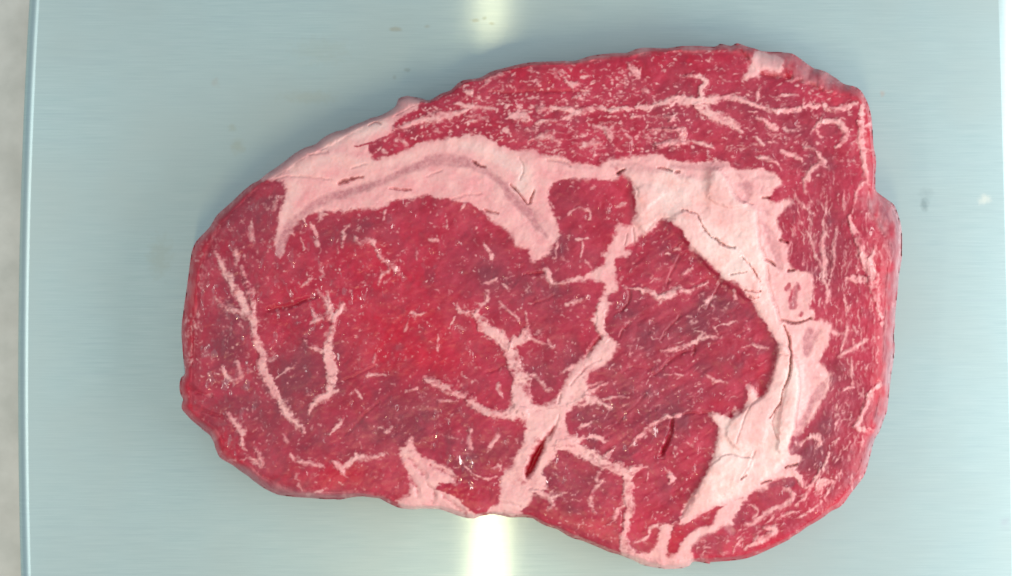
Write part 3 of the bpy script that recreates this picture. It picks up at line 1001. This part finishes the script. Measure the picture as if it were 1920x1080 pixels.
# the open gash in the seam
gash = inside(smooth_closed(pts("H 965,865 930,895 880,960 800,1080 K 770,235 748,290 742,340 760,335 800,270 860,150 880,80 900,30 925,5"), 3))
blood_shade = np.maximum(blood_shade, 0.95 * blur(gash, 1.4))
dz -= 2.6 * blur(gash, 3.0)
_w, _d = stroke_field(pts("K 850,60,30 800,180,40 740,370,22 720,400,10"))
redm[_w] = np.maximum(redm[_w], cover(_d, 5) * .8)
fat[_w] *= 1 - 0.38 * cover(_d, 6)
fat *= 1 - 0.22 * blur(m3 + m4, 3).clip(0, 1) * np.clip(fbm(30, 95, 3) + .25, 0, 1)

# marbling too small to pick apart
MARB = new_label("marbling", "fine specks of fat scattered through the red meat")


def flecks(n, poly, ln, wd, ang, k, seed, spread=0.5):
    r = np.random.default_rng(seed)
    p = pts(poly)[:, :2]
    m = inside(p) * IN
    jj, ii = np.nonzero(m)
    sel = r.integers(0, len(jj), n)
    for s in sel:
        x, y = gx[ii[s]] + r.uniform(-.6, .6), gy[jj[s]] + r.uniform(-.6, .6)
        L, W = r.uniform(*ln), r.uniform(*wd)
        a = ang(x, y) + r.normal(0, spread)
        c, sn = math.cos(a) * L, math.sin(a) * L
        bend = r.normal(0, .25) * L
        q = np.array([(x - c, y - sn, W * .4), (x - sn / L * bend, y + c / L * bend, W), (x + c, y + sn, W * .4)])
        w, d = stroke_field(q, 3.0)
        if d.size == 0:
            continue
        cv = cover(d, 1.2) * r.uniform(*k)
        grown = cv > fat[w] + .15
        fat[w] = np.maximum(fat[w], cv)
        label[w] = np.where(grown & (d < 0) & (label[w] <= LOWER), MARB, label[w])
        dz[w] += 0.06 * cover(d, 2)


CAPTOP = "A 1500,900 1700,620 B 0,450 300,300 700,220 1300,140 1900,90 C 600,100 1000,350 1450,500 1470,1000 1100,1050 600,960 0,880 B 1500,880 1200,920 900,860 500,760 0,760"
CAPLEFT = "A 1500,900 1700,640 B 0,480 300,320 1000,220 1500,250 1900,350 1900,850 1500,880 1200,920 900,860 500,760 0,760"
CAPRIGHT = "C 1000,900 1480,600 1480,1080 F 1540,100 1560,300 1700,500 1650,1050 I 1640,500 1550,900 L 1500,200 1300,450 900,750 700,650 1000,450 1150,150 I 1250,800 1300,500 1300,200 F 1200,900 1000,600 950,250 1000,0"
EYEP = "D 300,900 300,600 500,250 800,600 1000,300 1700,180 E 100,150 400,280 700,550 900,650 1000,900 1250,900 H 1100,400 900,700 600,700 700,850 700,1050 K 500,500 200,200 J 1700,100 1700,450 1000,400 500,100 G 300,700 250,300"
RIGHTP = "E 1500,560 1800,320 F 100,360 300,600 500,800 I 700,100 820,400 700,650 500,750 380,800 400,1050 L 200,450 0,650 K 1600,800 1580,350 1400,150 H 1150,950 1300,700 1300,450 1450,250 1380,50"
LOWP = "K 960,170 1100,180 1400,350 1440,700 1420,850 1000,700 850,600 900,300"
flecks(520, CAPLEFT, (.8, 3.5), (1.0, 2.7), lambda x, y: -0.25 if x < 1000 else 0.0, (.4, .8), 1)
flecks(150, CAPLEFT, (3, 7), (.8, 1.8), lambda x, y: -0.25 if x < 1000 else 0.0, (.3, .6), 12, .25)
flecks(300, CAPTOP, (.8, 4.5), (1.0, 2.4), lambda x, y: 0.1, (.35, .7), 2)
flecks(170, CAPRIGHT, (3, 10), (.6, 1.3), lambda x, y: 1.45 if y < 760 else 2.3, (.2, .5), 3, .3)
flecks(220, CAPRIGHT, (.6, 2), (.6, 1.5), lambda x, y: 1.45, (.25, .6), 13)
flecks(380, EYEP, (.4, 2.2), (.7, 1.6), lambda x, y: 0.9, (.3, .6), 4, 1.0)
flecks(150, EYEP, (1.5, 5), (.8, 1.7), lambda x, y: 1.2 if x < 640 else 0.5, (.3, .65), 5, .7)
flecks(230, RIGHTP, (.4, 3.0), (.7, 1.6), lambda x, y: 0.6, (.3, .6), 6, 1.0)
flecks(90, LOWP, (.4, 2.2), (.5, 1.3), lambda x, y: 0.6, (.25, .65), 7, 1.0)
flecks(90, "G 150,150 500,100 620,500 800,900 600,1050 350,950 150,600", (1, 4), (.8, 1.8), lambda x, y: 1.2, (.25, .5), 8, .4)
flecks(70, "D 150,700 250,450 500,200 750,150 750,500 550,600 350,600 250,900", (3, 9), (1., 2.2), lambda x, y: 1.4, (.12, .3), 9, .25)
flecks(60, "G 100,50 200,50 170,450 110,450", (3, 8), (.9, 1.8), lambda x, y: 1.5, (.3, .6), 10, .2)
flecks(120, "F 960,100 1500,100 1650,700 1600,1060 1200,1060 1000,640 900,420", (5, 16), (.6, 1.6), lambda x, y: 1.5, (.3, .65), 21, .18)
flecks(90, "I 1280,200 1620,200 1560,860 L 1480,240 1250,480 1000,600 1150,150 I 1260,760", (4, 12), (.6, 1.7), lambda x, y: 1.55 if y < 760 else 2.2, (.3, .65), 22, .35)
flecks(110, RIGHTP, (3, 9), (.6, 1.3), lambda x, y: -0.55, (.3, .6), 23, .45)
flecks(70, "L 560,740 1000,480 1300,420 1100,640 700,840 400,940 250,900", (3, 10), (.7, 1.7), lambda x, y: -0.6, (.3, .65), 24, .3)
# cloudy marbling that follows the grain
capm = blur(((label == CAP) | (label == MARB)).astype(np.float32), 8)
vert = np.clip((GX - 1380) / 160, 0, 1) * np.clip((GY - 260) / 120, 0, 1)
gr_h = fbm(7, 301, 3, 1.7, .8, .6)
gr_v = fbm(8, 302, 3, .7, 2.4, .6)
gr = gr_h * (1 - vert) + gr_v * vert
gr_e = fbm(8, 303, 3, gain=.65)
cloud = np.clip((gr - .12) / .35, 0, 1) * capm * (.32 - .04 * vert) + np.clip((gr_e - .18) / .4, 0, 1) * (1 - capm) * .24
fat = np.maximum(fat, cloud.astype(np.float32))
_tab = np.random.default_rng(9).uniform(-1, 1, (256, 256))


def noise_at(u, v):
    i, j = np.floor(u).astype(int), np.floor(v).astype(int)
    f, h = u - i, v - j
    f, h = f * f * (3 - 2 * f), h * h * (3 - 2 * h)
    i0_, i1_, j0_, j1_ = i % 256, (i + 1) % 256, j % 256, (j + 1) % 256
    return (_tab[j0_, i0_] * (1 - f) + _tab[j0_, i1_] * f) * (1 - h) + (_tab[j1_, i0_] * (1 - f) + _tab[j1_, i1_] * f) * h


def grain(angle, long, short, off):
    c, sn = math.cos(angle), math.sin(angle)
    u, v = (GX * c + GY * sn) / long + off, (-GX * sn + GY * c) / short + off
    return .6 * noise_at(u, v) + .4 * noise_at(u * 2.1 + 7, v * 2.1 + 3)


bend = 6 * vnoise(90, 305)
gr_eye = grain(-0.35, 46, 9, 3.3) * .5 + .5 * grain(-0.9, 30, 8, 40.1)
gr_in = grain(-0.55, 60, 11, 17.7)
isin = blur((label == INNER).astype(np.float32), 10)
gl = gr_eye * (1 - isin) + gr_in * isin
gl = gl * (1 - capm) + gr * .8 * capm
darkm += (0.45 * np.clip((fbm(34, 304, 3) - .05) / .4, 0, 1) + .40 * np.clip(gl, 0, 1)).astype(np.float32)
redm += (.30 * np.clip(-gl, 0, 1)).astype(np.float32)
dz += ((.12 + .14 * isin) * gl * (1 - fat)).astype(np.float32)

# colour zones of the lean
def zone(arr, x, y, rx, ry, a):
    arr += (a * np.exp(-(((GX - x) / rx) ** 2 + ((GY - y) / ry) ** 2))).astype(np.float32)


for z in ((700, 480, 120, 110, .55), (780, 620, 120, 90, .65), (560, 540, 90, 80, .35), (640, 890, 90, 26, .85), (1000, 130, 160, 28, .6), (1300, 105, 120, 20, .7), (1625, 250, 16, 80, .9), (1650, 480, 16, 90, 1.0),
          (1650, 700, 18, 120, .9), (1560, 950, 60, 60, .6), (1460, 1020, 80, 25, .7), (356, 560, 16, 160, .8), (352, 770, 14, 40, 1.0), (1100, 985, 110, 22, .6), (860, 930, 40, 25, .6), (700, 650, 70, 60, .4), (1560, 180, 60, 20, .6),
          (1345, 760, 30, 16, .8), (1430, 720, 14, 30, .8), (900, 300, 160, 60, .3), (1640, 820, 20, 40, .9), (425, 830, 26, 40, .7), (1170, 400, 18, 70, .5), (820, 670, 120, 30, .4)):
    zone(redm, *z)
for z in ((430, 620, 50, 110, .65), (480, 420, 70, 60, .55), (600, 690, 60, 60, .45), (900, 500, 60, 50, .55), (990, 560, 80, 60, .35), (720, 800, 130, 60, .55), (900, 860, 70, 50, .55), (1060, 450, 40, 70, .6), (1250, 620, 120, 80, .45),
          (1220, 760, 110, 60, .5), (1080, 900, 70, 70, .6), (1120, 780, 40, 30, .6), (1010, 690, 60, 40, .5), (1350, 560, 60, 50, .35), (1550, 470, 40, 120, .45), (1545, 800, 30, 90, .5), (1500, 860, 40, 40, .5), (1350, 200, 150, 40, .35),
          (1500, 280, 90, 60, .3), (500, 800, 70, 60, .5), (640, 440, 60, 40, .4), (1590, 780, 30, 60, .35), (1370, 960, 40, 30, .4), (560, 690, 40, 60, .35)):
    zone(darkm, *z[:4], z[4] * 1.5)
redm = np.clip(redm * (0.75 + 0.6 * fbm(40, 71)), 0, 1)
darkm = np.clip(darkm * (0.8 + 0.6 * fbm(50, 72)), 0, 1)
for z in ((690, 520, 60, 30, .9), (560, 600, 60, 40, .6), (830, 830, 60, 60, .8), (1300, 420, 40, 60, .3), (1150, 560, 30, 60, .4), (440, 650, 60, 140, .9), (420, 440, 60, 90, .5), (420, 830, 40, 40, 1.0), (650, 520, 160, 120, .4), (1530, 130, 80, 30, .9), (860, 900, 40, 40, .8), (1180, 800, 60, 60, .5), (1660, 430, 40, 80, .2), (1030, 900, 30, 40, .7)):
    zone(wet, *z)
wet = np.clip(0.16 + wet, 0, 1) * (1 - 0.8 * blur((1 - ON_TOP).astype(np.float32), 4))
dz += 0.22 * wet * fbm(12, 96, 2)

# organic wobble of every border
wx = 2.4 * fbm(9, 31, 3, gain=.7) + 2.0 * vnoise(26, 33)
wy = 2.4 * fbm(9, 41, 3, gain=.7) + 2.0 * vnoise(26, 43)
SI = np.clip(np.arange(NX)[None, :] + wx / STEP, 0, NX - 1.001)
SJ = np.clip(np.arange(NY)[:, None] + wy / STEP, 0, NY - 1.001)
i0, j0 = SI.astype(int), SJ.astype(int)
fi, fj = SI - i0, SJ - j0


def warp(a):
    return (a[j0, i0] * (1 - fi) * (1 - fj) + a[j0, i0 + 1] * fi * (1 - fj) + a[j0 + 1, i0] * (1 - fi) * fj + a[j0 + 1, i0 + 1] * fi * fj).astype(np.float32)


fray = (1 - vert) * fbm(6, 401, 3, 1.3, .9, .65) + vert * fbm(6, 402, 3, .8, 1.8, .65)
halo = blur((fat > .6).astype(np.float32), 3.5) * np.clip(.42 + .5 * fbm(26, 404, 2), .05, .6)
fat = np.maximum(fat, halo).astype(np.float32)
edge = np.sqrt(np.clip(4 * fat * (1 - fat), 0, 1))
wid = 0.50 + 0.40 * (0.5 + 0.9 * fbm(45, 403, 2)).clip(0, 1)
fat = np.clip((fat + 0.70 * fray * edge - .5) / wid + .5, 0, 1).astype(np.float32)
fat *= 1 - blur(gash, 1.2)
core = blur((fat > .5).astype(np.float32), 5)
cream *= np.clip((core - .25) / .6, 0, 1)
fat, cream, silver, blood_shade, dz = warp(fat), warp(blur(cream, 2)), warp(silver), warp(blood_shade), warp(dz)
label = label[np.round(SJ).astype(int), np.round(SI).astype(int)]
fat = np.clip(fat * (1 + 0.14 * fbm(10, 51, 3)), 0, 1)
fat = np.maximum(fat, 0)

# ---------------------------------------------------------------- heights
Z_EDGE = 0.0105
t = np.where(ON_TOP > 0, 1.0, D_OUT / np.maximum(1e-6, D_OUT + D_RIM))
prof = np.sqrt(np.clip(1 - (1 - t) ** 2, 0, 1))
rim_round = np.where(ON_TOP > 0, np.exp(-D_RIM / 9.0), 1.0)
zmm = Z_EDGE * 1000 + (TOP * 1000 - Z_EDGE * 1000) * prof - 1.1 * rim_round * (ON_TOP > 0) - 1.1 * (ON_TOP <= 0) * t
lean_w = 1 - fat
zmm = zmm + dz * np.clip(D_OUT / 12, 0, 1)
zmm += 0.75 * fbm(120, 81, 2) + 0.28 * fbm(34, 82, 3) + 0.10 * fbm(13, 83, 2) * (0.5 + lean_w)
zmm += lean_w * 0.035 * fbm(5, 84, 2, 1.5, .8)
zmm += (1 - lean_w) * (0.26 * fbm(17, 85, 3) + .05 * fbm(5, 87, 2))
side = 1 - ON_TOP
zmm += side * 0.5 * fbm(22, 86, 3, .7, 1.6)
# membrane on the flanks
def smooth01(a, lo, hi):
    x = np.clip((a - lo) / (hi - lo), 0, 1)
    return x * x * (3 - 2 * x)


sideb = blur((1 - ON_TOP).astype(np.float32), 2.0)
right_side = smooth01(GX, 1560, 1620) * smooth01(GY, 355, 385) * (1 - smooth01(GY, 860, 900))
topleft = smooth01(GX, 480, 520) * (1 - smooth01(GX, 790, 830)) * (1 - smooth01(GY, 330, 345))
botleft = (1 - smooth01(GX, 640, 760)) * smooth01(GY, 865, 885)
corner = smooth01(GX, 1470, 1500) * (1 - smooth01(GX, 1590, 1610)) * (1 - smooth01(GY, 160, 180))
memb = np.clip(sideb * (right_side * np.clip(0.7 + 1.1 * fbm(22, 91, 3, .8, 1.5), .1, .95) + 0.75 * topleft * smooth01(-D_OUT, -11, -2) + .55 * botleft + corner * np.clip(.25 + .7 * fbm(18, 92), 0, .7)), 0, 1)
pale_rim = sideb * np.clip(0.25 + 0.6 * fbm(20, 93), 0, .6) * (smooth01(GX, 900, 1000)) * (1 - smooth01(GY, 150, 170))
fat = np.maximum(fat, pale_rim)
fat = np.maximum(fat, sideb * np.clip(fbm(24, 94, 3, .6, 1.4) * 0.9 - .15, 0, .2))
redm = np.clip(redm + .55 * sideb * (1 - memb), 0, 1)

# ---------------------------------------------------------------- mesh
ins = IN > 0
cell = ins[:-1, :-1] | ins[1:, :-1] | ins[:-1, 1:] | ins[1:, 1:]
used = np.zeros((NY, NX), bool)
used[:-1, :-1] |= cell; used[1:, :-1] |= cell; used[:-1, 1:] |= cell; used[1:, 1:] |= cell
vid = np.full((NY, NX), -1, np.int64)
vid[used] = np.arange(used.sum())
VX, VY = GX[used].copy(), GY[used].copy()
VZ = zmm[used] / 1000.0
outside = ~ins[used]
# loose grid points past the outline are pulled onto it
ox, oy = VX[outside], VY[outside]
best = np.full(ox.shape, 1e9)
bx_, by_ = ox.copy(), oy.copy()
for a, b in zip(sil, np.roll(sil, -1, 0)):
    d = b - a
    tt = np.clip(((ox - a[0]) * d[0] + (oy - a[1]) * d[1]) / max(1e-9, d @ d), 0, 1)
    qx, qy = a[0] + tt * d[0], a[1] + tt * d[1]
    dd = (ox - qx) ** 2 + (oy - qy) ** 2
    k = dd < best
    best[k] = dd[k]; bx_[k] = qx[k]; by_[k] = qy[k]
VX[outside], VY[outside] = bx_, by_
VZ[outside] = Z_EDGE
VZ = np.maximum(VZ, Z_EDGE * .9)
WX, WY = px_to_world(VX, VY, VZ)
V = np.stack([WX, WY, VZ], 1)
jj, ii = np.nonzero(cell)
Q = np.stack([vid[jj + 1, ii], vid[jj + 1, ii + 1], vid[jj, ii + 1], vid[jj, ii]], 1)
QL = label[jj, ii]

# boundary edges -> flank going under
E = np.concatenate([Q[:, [0, 1]], Q[:, [1, 2]], Q[:, [2, 3]], Q[:, [3, 0]]])
key = np.sort(E, 1)
kk = key[:, 0] * (len(V) + 1) + key[:, 1]
uq, idx, cnt = np.unique(kk, return_index=True, return_counts=True)
BE = E[idx[cnt == 1]]

ATT_A = np.stack([fat[used], cream[used], silver[used], memb[used]], 1).astype(np.float32)
ATT_B = np.stack([redm[used], darkm[used], np.clip(blood_shade[used], 0, 1), wet[used]], 1).astype(np.float32)

# vertex normals of the whole surface, so that the parts shade as one piece
e1 = V[Q[:, 2]] - V[Q[:, 0]]
e2 = V[Q[:, 3]] - V[Q[:, 1]]
fn = np.cross(e1, e2)
VN = np.zeros_like(V)
for c in range(4):
    for ax in range(3):
        VN[:, ax] += np.bincount(Q[:, c], weights=fn[:, ax], minlength=len(V))
VN /= np.maximum(1e-15, np.linalg.norm(VN, axis=1))[:, None]

BASE = np.array([float(V[:, 0].mean()), float(V[:, 1].mean()), 0.0])
steak = bpy.data.objects.new("beef_steak", None)
steak.location = BASE
steak["label"] = "raw marbled boneless rib steak lying on the brushed steel platform"
steak["category"] = "steak"
COL.objects.link(steak)


def part_mesh(name, verts, quads, normals, A, B, text=None):
    me = bpy.data.meshes.new(name)
    me.vertices.add(len(verts))
    me.vertices.foreach_set('co', (verts - BASE).astype(np.float32).ravel())
    me.loops.add(quads.size)
    me.loops.foreach_set('vertex_index', quads.astype(np.int32).ravel())
    me.polygons.add(len(quads))
    me.polygons.foreach_set('loop_start', np.arange(0, quads.size, 4, dtype=np.int32))
    me.polygons.foreach_set('use_smooth', np.ones(len(quads), bool))
    me.materials.append(MEAT)
    for nm, arr in (('tissue', A), ('colour', B)):
        at = me.attributes.new(nm, 'FLOAT_COLOR', 'POINT')
        at.data.foreach_set('color', arr.ravel())
    me.update(calc_edges=True)
    if normals is not None:
        me.normals_split_custom_set_from_vertices(normals.astype(np.float32).tolist())
    o = bpy.data.objects.new(name, me)
    COL.objects.link(o)
    o.parent = steak
    if text:
        o["label"] = text
    return o


order = np.argsort(QL, kind='stable')
QS, LS = Q[order], QL[order]
labs, starts = np.unique(LS, return_index=True)
ends = np.append(starts[1:], len(LS))
for lab, s, e in zip(labs, starts, ends):
    name, text = LABELS[int(lab)]
    q = QS[s:e]
    if e - s < 6:
        name, text = "fat_fleck", None
    u, inv = np.unique(q, return_inverse=True)
    o = part_mesh(name, V[u], inv.reshape(q.shape), VN[u], ATT_A[u], ATT_B[u], text)
    if int(lab) == MARB:
        o["kind"] = "stuff"

# flank below the widest line, tucked in towards the steel, and the underside
bu, binv = np.unique(BE, return_inverse=True)
binv = binv.reshape(BE.shape)
bp_ = V[bu]
ctr = np.array([bp_[:, 0].mean(), bp_[:, 1].mean()])
dirv = bp_[:, :2] - ctr
dirv /= np.linalg.norm(dirv, axis=1)[:, None]
rings = [(0.0, Z_EDGE), (0.0006, 0.0042), (0.0018, 0.0022), (0.0036, 0.0008), (0.0060, 0.0003)]
sv, sq = [], []
nb = len(bp_)
for inset, z in rings:
    q = bp_.copy()
    q[:, :2] -= dirv * inset
    if inset > 0:
        q[:, 2] = z
    sv.append(q)
sv = np.concatenate(sv)
for k in range(len(rings) - 1):
    sq.append(np.stack([binv[:, 1] + k * nb, binv[:, 0] + k * nb, binv[:, 0] + (k + 1) * nb, binv[:, 1] + (k + 1) * nb], 1))
sq = np.concatenate(sq)
A = np.tile(ATT_A[bu], (len(rings), 1)); B = np.tile(ATT_B[bu], (len(rings), 1))
part_mesh("flank", sv, sq, None, np.ascontiguousarray(A), np.ascontiguousarray(B), "outer flank of the steak curving under to the steel")
print("parts:", len(labs), "quads:", len(Q))
